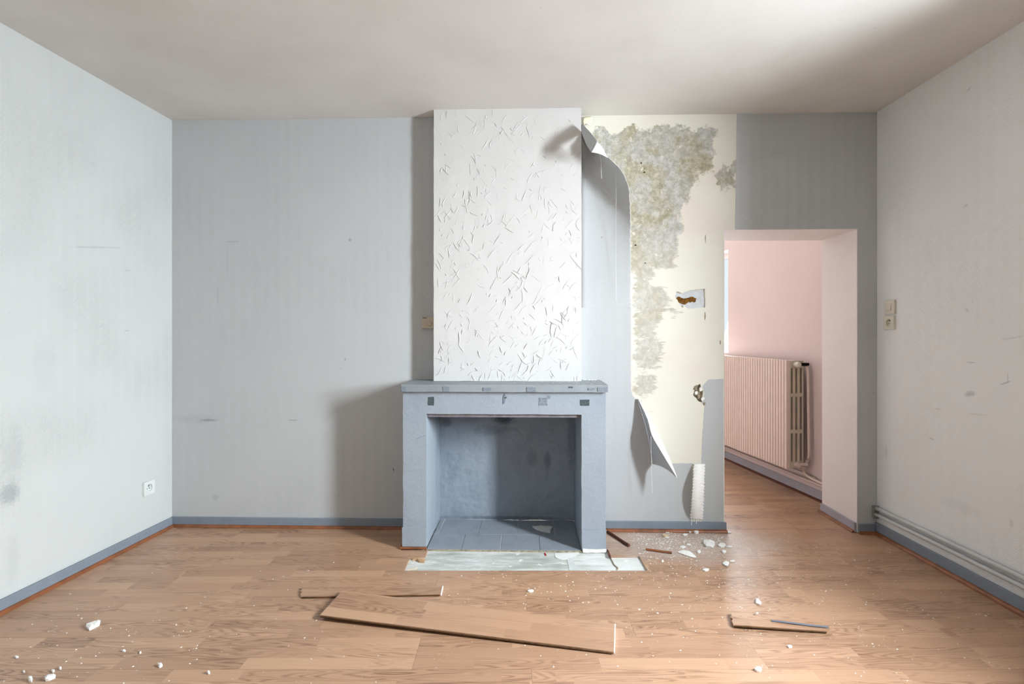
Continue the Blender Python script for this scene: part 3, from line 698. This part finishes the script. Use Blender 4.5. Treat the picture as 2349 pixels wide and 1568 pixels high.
# ------------------------------------------------------------------ fittings
def disc_prism(m_, cx, cz_, r, a, b, seg=20): m_.prism([(cx+r*math.cos(2*math.pi*k/seg), cz_+r*math.sin(2*math.pi*k/seg)) for k in range(seg)], a, b)
def socket(fr, px, py, mat, label, pd=0):
    u, z = fr.uz(px, py); s_ = .040; th = .012
    root = empty('power_socket', fr.M @ Matrix.Translation((u, 0, z)), label=label, category='socket')
    cir = [(.021*math.cos(2*math.pi*k/24), .021*math.sin(2*math.pi*k/24)) for k in range(24)]
    o = MB().prism([(-s_, -s_), (s_, -s_), (s_, s_), (-s_, s_)], -th, -.0005, 'y', [cir]).build('face_plate', mat, root); bevel(o, .002, 2)
    m_ = MB(); disc_prism(m_, 0, 0, .0209, -.002, -.0006); m_.build('recess', mat, root)
    for dx in (-.0095, .0095):
        m_ = MB(); disc_prism(m_, dx, -.004, .0035, -.0026, -.0019, 10); m_.build('pin_hole', M_dark, root)
    m_ = MB(); m_.tube([(0, -.001, .010), (0, -.011, .010)], .0028, 10); m_.build('earth_pin', M_metal, root)
    m_ = MB(); m_.prism([(-.009, .0145), (.009, .0145), (.006, .0185), (-.006, .0185)], -.0055, -.0019); m_.build('pin_guard', M_dark, root)
    return root
socket(L, 339, 1118, M_plastic_w, 'white wall socket low on the left wall near the corner')
socket(R, 2043, 740, M_plastic, 'cream wall socket under the light switch')
u, z = R.uz(2044, 704); sw = empty('light_switch', R.M @ Matrix.Translation((u, 0, z)), label='cream light switch above the socket on right wall', category='light switch')
o = MB().box(-.040, .040, -.012, -.0005, -.041, .041).build('face_plate', M_plastic, sw); bevel(o, .0025, 2)
m_ = MB(); m_.add([(-.018,-.012,-.020),(.018,-.012,-.020),(.018,-.012,.020),(-.018,-.012,.020),(-.017,-.019,-.019),(.017,-.019,-.019),(.017,-.0135,.019),(-.017,-.0135,.019)], [(0,1,5,4),(1,2,6,5),(2,3,7,6),(3,0,4,7),(4,5,6,7),(3,2,1,0)]); m_.build('rocker', M_plastic, sw)
# thermostat, its right end behind the chimney breast edge
u0, zt = B.uz(969.5, 727); zb_ = B.uz(970, 753)[1]; uc, zc = B.uz(987, 742)
th = empty('thermostat', B.M @ Matrix.Translation((u0, 0, 0)), label='beige room thermostat on the wall at left edge of the chimney', category='thermostat')
o = MB().box(0, ch0-.0025-u0, -.028, -PT-.0002, zb_, zt).build('housing', M_therm, th); bevel(o, .003, 2)
m_ = MB(); disc_prism(m_, uc-u0, zc, .0165, -.0295, -.0275, 28); m_.build('dial_rim', plain('dial rim', (140,128,108), .5), th)
m_ = MB(); disc_prism(m_, uc-u0, zc, .0150, -.034, -.028, 28); m_.build('dial', M_therm, th)
m_ = MB()
for k in range(7): a = math.radians(-60+k*50); m_.box(uc-u0+.0105*math.cos(a)-.0011, uc-u0+.0105*math.cos(a)+.0011, -.0344, -.0339, zc+.0105*math.sin(a)-.0014, zc+.0105*math.sin(a)+.0014)
m_.build('dial_marks', M_rubble, th)
MB().box(.005, .030, -.0285, -.0279, zt-.0085, zt-.0045).build('name_strip', plain('dark print', (84,72,58), .6), th)
# pipes on the right wall
def pipe(fr, pts, r, mat, label, name='heating_pipe', n_=6, group=None):
    m_ = MB(); m_.tube(spline(pts, n_), r, 14)
    t = dict(label=label, category='pipe');
    return m_.build(name, mat, None, fr.M, True, **t)
for (za_, zb2, nn, lb) in ((.157, .166, .016, 'upper grey heating pipe low on the right wall'), (.120, .128, .017, 'lower grey heating pipe just above right wall skirting')):
    pts = [(x, -nn-.0005-.001*math.sin(x*3), za_+(zb2-za_)*x/1.2+.0015*math.sin(x*5)) for x in [.012+k*.5 for k in range(9)]]
    pipe(R, pts, .0115, M_pipe, lb)
# clump of old paint / gap where pipes enter the wall
rough_box(.001, .02, -.034, -.0005, .095, .170, .008, .004, 3).build('pipe_entry', plain('chipped plaster', (150,150,146), .9, .1, scale=60, var=.4), None, R.M, label='chipped plaster lump where the two pipes enter the corner', category='plaster')

# ------------------------------------------------------------------ radiator in the next room
rn0, rn1 = .055, .185
zt_ = P.uz(1806, 826, rn1)[1]; zb3 = P.uz(1806, 1076, rn1)[1]; ur = P.uz(1806, 950, rn1)[0]; ul = ur-1.62
rad = empty('radiator', P.M @ Matrix.Translation((ul, 0, 0)), label='pinkish white ribbed radiator on pink wall seen through doorway', category='radiator')
W = ur-ul; V = []; nr = 50; prof = []
for k in range(nr):
    a = W*k/nr; w_ = W/nr
    prof += [(a, -rn1), (a+w_*.70, -rn1), (a+w_*.78, -rn1+.007), (a+w_*.92, -rn1+.007)]
prof.append((W, -rn1)); back_ = [(W, -rn1+.018), (0, -rn1+.018)]
m_ = MB(); m_.prism(prof+back_, zb3, zt_, 'z'); m_.build('front_panel', M_rad, rad)
# inner columns and end casting with three by three slots
m_ = MB()
for k in range(1, 33): m_.box(W*k/33.6-.012, W*k/33.6+.012, -rn1+.02, -rn0, zb3+.01, zt_-.012)
m_.build('inner_columns', M_rad_in, rad)
eu = [-rn1+.018, -rn0]; he = zt_-zb3; cols = [(.10,.24),(.42,.56),(.74,.90)]; rws = [(.065,.33),(.36,.665),(.695,.93)]
holes = []
for a, b in cols:
    for c_, d_ in rws:
        y0, y1 = eu[0]+(eu[1]-eu[0])*a, eu[0]+(eu[1]-eu[0])*b; z0, z1 = zb3+he*c_, zb3+he*d_; r_ = (y1-y0)/2
        ym = (y0+y1)/2; h_ = [(ym+r_*math.cos(t), z1-r_+r_*math.sin(t)) for t in [k*math.pi/6 for k in range(7)]]+[(ym+r_*math.cos(t), z0+r_+r_*math.sin(t)) for t in [math.pi+k*math.pi/6 for k in range(7)]]
        holes.append(h_)
m_ = MB(); m_.prism([(eu[0], zb3+.006), (eu[1], zb3+.006), (eu[1], zt_-.004), (eu[0], zt_-.004)], -.022, 0, 'y', holes)
m_.v = [(W+y, x, z) for x, y, z in m_.v]; o = m_.build('end_casting', plain('cream radiator casting', (206,194,178), .45), rad)
m_ = MB(); m_.box(0, W-.024, eu[0]+.001, eu[1], zt_-.02, zt_-.006); m_.build('top_grille', M_rad, rad)
zv = zt_-.030
m_ = MB(); m_.tube([(W-.02, -rn1+.06, zv), (W+.022, -rn1+.06, zv), (W+.035, -rn1+.055, zv), (W+.062, -rn1+.05, zv)], .02, 16, rr=[.012,.020,.022,.016]); m_.build('valve_head', M_plastic, rad)
m_ = MB(); m_.tube([(W+.012, -rn1+.062, zv), (W+.014, -rn0+.03, zv)], .011, 12); m_.build('valve_union', M_dark, rad)
m_ = MB(); m_.tube([(W-.01, -rn1+.07, zb3+.035), (W+.03, -rn1+.07, zb3+.035)], .017, 14); m_.tube([(W+.014, -rn1+.07, zb3+.035), (W+.014, -rn0+.02, zb3+.035)], .011, 12); m_.build('return_valve', M_rad, rad)
pn = .035
q0 = (ur+.014, -rn0-.005, zv)
pp = [q0, P.p(1845, 837, pn), P.p(1852, 848, pn), P.p(1854, 900, pn), P.p(1855, 1000, pn), P.p(1855, 1046, pn), P.p(1846, 1066, pn), P.p(1844, 1080, pn), P.p(1852, 1091, pn), P.p(1876, 1104, pn), P.p(1900, 1115, pn)]
pipe(P, pp, .0095, M_rad, 'cream pipe dropping beside the radiator to the skirting')
pz2 = .155
pipe(P, [(.1, -.02, pz2), (P.len*.5, -.02, pz2), (P.len-.35, -.02, pz2), (P.uz(1846,1080,.02)[0], -.02, pz2)], .011, M_rad, 'cream pipe running under the radiator along the pink wall')
pipe(P, [(.1, -.02, pz2-.035), (P.len*.5, -.02, pz2-.035), (P.len-.35, -.02, pz2-.035), (P.len-.02, -.02, pz2-.035)], .011, M_rad, 'lower cream pipe just above the lilac skirting in the pink room')

# ------------------------------------------------------------------ loose boards and debris
def lam_piece(name, corners, z0, th, label, cat, lift=None, jagend=None, parent=None, pale=False):
    """board piece from floor-pixel corners (near-left, near-right, far-right, far-left); lift: height of each corner"""
    lift = lift or [0]*4; W4 = []
    for (x, y), l_ in zip(corners, lift): a = fl(x, y, z0+th+l_); W4.append(Vector((a[0], a[1], z0+l_)))
    o0 = W4[0].copy(); ex = (W4[1]-W4[0]).normalized(); ez = Vector((0,0,1)); ey = ez.cross(ex).normalized(); ez = ex.cross(ey)
    M = Matrix(((ex.x, ey.x, ez.x, o0.x), (ex.y, ey.y, ez.y, o0.y), (ex.z, ey.z, ez.z, o0.z), (0,0,0,1))); I = M.inverted()
    Q = [I @ p_ for p_ in W4]; pts = [(q.x, q.y) for q in Q]
    if jagend is not None:
        res = []
        for i in range(4):
            a, b = pts[i], pts[(i+1) % 4]; res += [p_ for p_ in jag([a, b], .006, .012, 3, False)[:-1]] if i == jagend else [a]
        pts = res
    root = empty(name, M, label=label, category=cat)
    MB().prism(pts, .0015, th, 'z').build('decor_layer', M_lam2, root)
    c_ = Vector((sum(p[0] for p in pts)/len(pts), sum(p[1] for p in pts)/len(pts)))
    pin = [(c_.x+(p[0]-c_.x)*.998, c_.y+(p[1]-c_.y)*.992) for p in pts]
    MB().prism(pin, 0, .0068, 'z').build('fibre_core', M_hdf, root)
    # tongue and groove along the near long edge
    if pale: e0, e1 = Q[1], Q[2]; MB().prism([(e0.x, e0.y), (e0.x+.004, e0.y), (e1.x+.004, e1.y), (e1.x, e1.y)], .0005, th+.0004, 'z').build('cut_edge', M_paper_back, root, label='pale raw cut edge')
    L_ = (Q[1]-Q[0]).length
    m_ = MB(); m_.box(.004, L_-.004, -.006, .002, .0018, .0042); m_.build('tongue', M_hdf_dark if parent is None else M_hdf, root)
    return root
lam_piece('loose_laminate_plank', [(690,1367),(1011,1361.5),(1015,1343),(692,1346)], .0005, .008, 'short thin laminate offcut lying under the long loose plank', 'plank', jagend=3, pale=True)
lam_piece('loose_laminate_plank', [(734,1409.5),(1408,1494),(1410,1430),(785,1355)], .0005, .008, 'long loose laminate plank lying diagonally before the hearth', 'plank', lift=[.014,.001,.001,.012], pale=True)
lam_piece('broken_laminate_piece', [(1682,1431.5),(1897,1446.5),(1888,1419),(1676,1402)], .0006, .008, 'broken laminate piece with a splintered left end at right front', 'plank', lift=[.006,0,0,.009], jagend=3)
# cut end of long plank: pale edge
# bar, bead scraps
def stick(name, a, b, r, mat, label, cat, seg=6, z=None):
    z = z if z is not None else r+.0005; A1, B1 = fl(*a), fl(*b); m_ = MB(); n_ = 7; pts = []
    for k in range(n_):
        t = k/(n_-1); pts.append((A1[0]+(B1[0]-A1[0])*t, A1[1]+(B1[1]-A1[1])*t, z+.0006*math.sin(t*7)))
    m_.tube(pts, r, seg); return m_.build(name, mat, None, None, label=label, category=cat)
lift_ = .0105
stick('metal_strip', (1770,1431), (1901,1446), .0042, M_steelgrey, 'thin blue grey strip lying along the broken laminate piece', 'strip', 4, z=.0142)
stick('wooden_strip', (1695,1435), (1771,1440), .0035, M_hdf, 'thin tan splinter left of the blue grey strip', 'strip', 4, z=.004)
stick('wood_bead_scrap', (1394,1222), (1443,1254), .008, M_darkwood, 'dark broken wood bead leaning out from right fireplace jamb', 'trim', 6)
stick('wood_bead_scrap', (1481,1262), (1541,1270), .007, M_quarter, 'orange brown broken bead scrap among the plaster crumbs', 'trim', 5)
def flake(name, pts_px, th, mat, label, cat, z=.0004, tilt=0., seed=0, amp=.0015):
    W2 = [fl(x, y, z+th) for x, y in pts_px]; cx_ = sum(p[0] for p in W2)/len(W2); cy_ = sum(p[1] for p in W2)/len(W2)
    pts = jag([(p[0]-cx_, p[1]-cy_) for p in W2], amp, .012, seed); rnd = random.Random(seed); n_ = len(pts)
    V = [(x*.92, y*.92, 0) for x, y in pts]+[(x, y, th*rnd.uniform(.55, 1)) for x, y in pts]+[(x*.6, y*.6, th*rnd.uniform(.95, 1.25)) for x, y in pts]+[(0, 0, th*1.1)]
    F = [tuple(range(n_-1, -1, -1))]
    for i in range(n_):
        j = (i+1) % n_; F += [(i, j, j+n_, i+n_), (i+n_, j+n_, j+2*n_, i+2*n_), (i+2*n_, j+2*n_, 3*n_)]
    m_ = MB(); m_.add(V, F); return m_.build(name, mat, None, Matrix.Translation((cx_, cy_, z)), label=label, category=cat)
def blob(px, py, w_, h_, label, seed, th=None, ang=0, mat=None, name='plaster_chunk', z=.0004):
    rnd = random.Random(seed); pts = []
    for k in range(7):
        t = 2*math.pi*k/7; r_ = rnd.uniform(.75, 1.1); x, y = w_/2*math.cos(t)*r_, h_/2*math.sin(t)*r_
        pts.append((px+x*math.cos(ang)-y*math.sin(ang), py+x*math.sin(ang)+y*math.cos(ang)))
    pts.reverse()
    return flake(name, pts, th or .006, mat or M_plasterwhite, label, 'plaster chunk', z, seed=seed)
blob(1627,1243,34,17,'largest white plaster chunk in the heap right of fireplace',1,.014,.3)
blob(1655,1248,19,10,'white plaster chunk just right of the largest one',2,.010)
blob(1674,1252,17,4.5,'thin sliver of plaster right of the two big chunks',3,.005)
flake('plaster_shard', [(1553,1264),(1567,1259),(1582,1263),(1590,1268),(1598,1277),(1582,1275),(1568,1270)], .007, M_plasterwhite, 'long pointed white plaster shard near the orange bead scrap', 'plaster chunk', seed=4)
blob(1567,1252.5,14,4.5,'small flat plaster flake above the long shard',5,.005)
blob(1603,1263,10,6,'rounded plaster crumb between the long shard and the heap',6,.008)
blob(1661,1262,13,8,'tilted plaster chunk below the heap of chunks',7,.010)
blob(1665,1290,17,12,'ragged plaster chunk lying farther out on the boards',8,.008,.4)
blob(1680,1285,14,4.5,'flat plaster flake touching the ragged chunk',9,.005)
blob(1619,1304.5,16,5.5,'low white plaster flake nearest the missing board corner',10,.008)
blob(1526,1225.5,15,5,'yellowish plaster lump close to centre skirting',11,.010,0,plain('yellowish plaster',(206,190,150),.95,.1))
blob(1530,1231,14,3,'thin white flake beside the yellowish lump',12,.003)
blob(1572,1224,13,4.5,'white crumb between yellowish lump and the skirting scraps',13,.007)
blob(1584,1216,16,5,'pale chunk against the skirting below the paper tongue',14,.010)
blob(1597,1218,11,5,'white chip beside the bead below the paper tongue',15,.012)
blob(1580,1247,11,3.5,'little elongated flake in the middle of the dust',16,.004)
blob(1673,1219.5,10,3.5,'small flake at the doorway end of the skirting',17,.005)
blob(1531,1220,12,2.6,'paper-thin flake near the skirting above the yellowish lump',18,.003)
blob(1520,1285,6,5,'small crumb left of the seam beyond the missing board',19,.005)
blob(1217,1353,14,5,'crushed white crumb in front of the hearth above the long plank',20,.006)
flake('plaster_chunk', [(1734,1370),(1739,1371),(1747,1380),(1744,1384),(1734,1381)], .009, M_plasterwhite, 'white angular chunk behind the broken laminate piece', 'plaster chunk', seed=21)
blob(1739,1531,17,11,'white chunk at the bottom edge right of centre',22,.010,.2)
blob(1811,1480,12,4.5,'small flake in front of the blue grey strip',23,.007)
blob(1737,1404.5,6,3.5,'tiny flake on the broken laminate piece',24,.004,z=.021)
flake('plaster_stick', [(197,1434),(199,1429),(226,1420),(231,1421),(229,1427),(204,1439)], .014, M_plasterwhite, 'long white plaster stick on the boards at far left', 'plaster chunk', seed=25)
flake('plaster_chunk', [(102,1550),(112,1543),(127,1543),(128,1547),(112,1554),(104,1555)], .012, M_plasterwhite, 'elongated white chunk near the bottom left corner', 'plaster chunk', seed=26)
blob(69,1553,13,11,'round white chunk left of the elongated one at bottom left',27,.012,-.7)
blob(38,1504,13,5,'small triangular flake at the left edge of the floor',28,.006)
blob(367,1521.5,13,8,'knobbly white crumb right of the bottom left chunks',29,.010)
blob(284,1490,10,5,'oval flake between the plaster stick and knobbly crumb',30,.006)
blob(322,1494,7,5,'tiny crumb right of the oval flake',31,.005,-.6)
blob(479,1539,8,6,'lone crumb farthest right of the left group',32,.008)
blob(138,1529.5,7,4.5,'crumb just behind the elongated chunk at bottom left',33,.007)
blob(122,1536,8,6,'crushed crumb touching the elongated chunk at bottom left',34,.006)
blob(38+17,1538,6,4,'small crumb above the round white chunk at bottom left',35,.005)
# shard on the hearth and scraps in the pit
sp_ = [(1220,1206),(1236,1204),(1256,1204.5),(1268,1206.5),(1264,1214),(1262,1221),(1246,1218),(1230,1213)]
sh_ = flake('plaster_shard', sp_, .008, plain('grey white shard', (222,224,222), .8, .2, var=.08, scale=8), 'white fluted plaster shard lying on the slate hearth', 'plaster chunk', z=.0035, seed=40)
def pitflake(name, pts, mat, label, th, seed, cat='scrap'):
    return flake(name, pts, th, mat, label, cat, z=-FT+.0004, seed=seed)
pitflake('laminate_scrap', [(943,1277),(956,1276.5),(976,1281),(974,1287),(962,1286),(955,1281),(946,1281)], plain('tan laminate scrap',(196,160,124),.6,.3), 'torn tan laminate scrap in the pit at its left end', .010, 41)
pitflake('underlay_scrap', [(934,1306),(940,1302),(958,1300),(952,1306)], plain('pale underlay',(226,214,192),.8,.2), 'cream underlay scrap at the left front corner of the pit', .004, 42)
pitflake('red_scrap', [(1248,1267),(1251,1267),(1254,1273),(1251,1273.5)], M_red, 'tiny red plastic bit in the pit before the hearth', .003, 43)
pitflake('plaster_chunk', [(1272,1268),(1296,1266),(1330,1266),(1322,1274),(1304,1282),(1290,1284),(1274,1278)], M_plasterwhite, 'spread white plaster smear in the pit by the right jamb', .002, 44, 'plaster chunk')
M_smear = plain('thin grey white smear', (216,220,218), .7, .3)
pitflake('plaster_smear', [(1298,1272),(1308,1270),(1318,1292),(1330,1306),(1306,1306),(1302,1290)], M_smear, 'second white smear running to the front edge of the pit', .0015, 45, 'plaster chunk')
m_ = MB(); m_.tube(spline([(*fl(x, y, -FT), -FT+.002) for x, y in ((1399,1277),(1404,1286),(1409,1296),(1417,1303),(1415,1307))], 5), .0035, 6)
m_.build('screed_crack', M_rubble, floor)
flake('splintered_edge', [(1392,1258),(1395,1259),(1402,1277),(1397,1275)], .008, M_darkwood, 'splintered dark laminate edge at the corner of the right jamb', 'trim', z=-.001, seed=46)
# fine crumbs, too many to count
mb = MB(); rnd = random.Random(77)
def okfloor(x, y):
    if y < PITF: return True
    if y > B.M.translation.y-.06 and not (x > bw(d0+.03, 0)[0] and x < bw(d1-.04, 0)[0]): return y < (BL[1]+(BR[1]-BL[1])*(x-BL[0])/(BR[0]-BL[0]))-.04 and (x < fpl-.03 or x > fpr)
    return x < (PX0 if y < 2.83 else fpl)-.02 or x > PX1+.005
PLK = [[fl(*q_) for q_ in ((734,1412),(1408,1496),(1410,1430),(785,1352))], [fl(*q_) for q_ in ((690,1367),(1011,1362),(1015,1343),(692,1346))], [fl(*q_) for q_ in ((1682,1434),(1900,1450),(1892,1418),(1676,1400))]]
for (cx_, cy_, sx, sy, n_, r0, r1) in ((1.0,2.95,.33,.13,1900,.0012,.0055),(.95,2.75,.45,.28,800,.0012,.0055),(.55,2.3,.6,.28,450,.001,.0045),(0,2.1,1.3,.35,330,.001,.0042),(-1.6,2.0,.35,.22,200,.001,.0045),(1.6,2.3,.45,.4,200,.001,.004),(1.2,2.0,.7,.3,180,.001,.004)):
    for i in range(n_):
        x, y = rnd.gauss(cx_, sx), rnd.gauss(cy_, sy)
        if not (1.65 < y < 3.1) or not okfloor(x, y) or abs(x) > 2.15 or any(sdf(q_, x, y) > -.02 for q_ in PLK): continue
        crumb(mb, x, y, .0003, r0+(r1-r0)*rnd.random()**2.4, rnd)
mb.build('plaster_grit', M_plasterwhite, None, None, fix=False, kind='stuff', label='fine white plaster grit scattered over the laminate floor', category='debris')
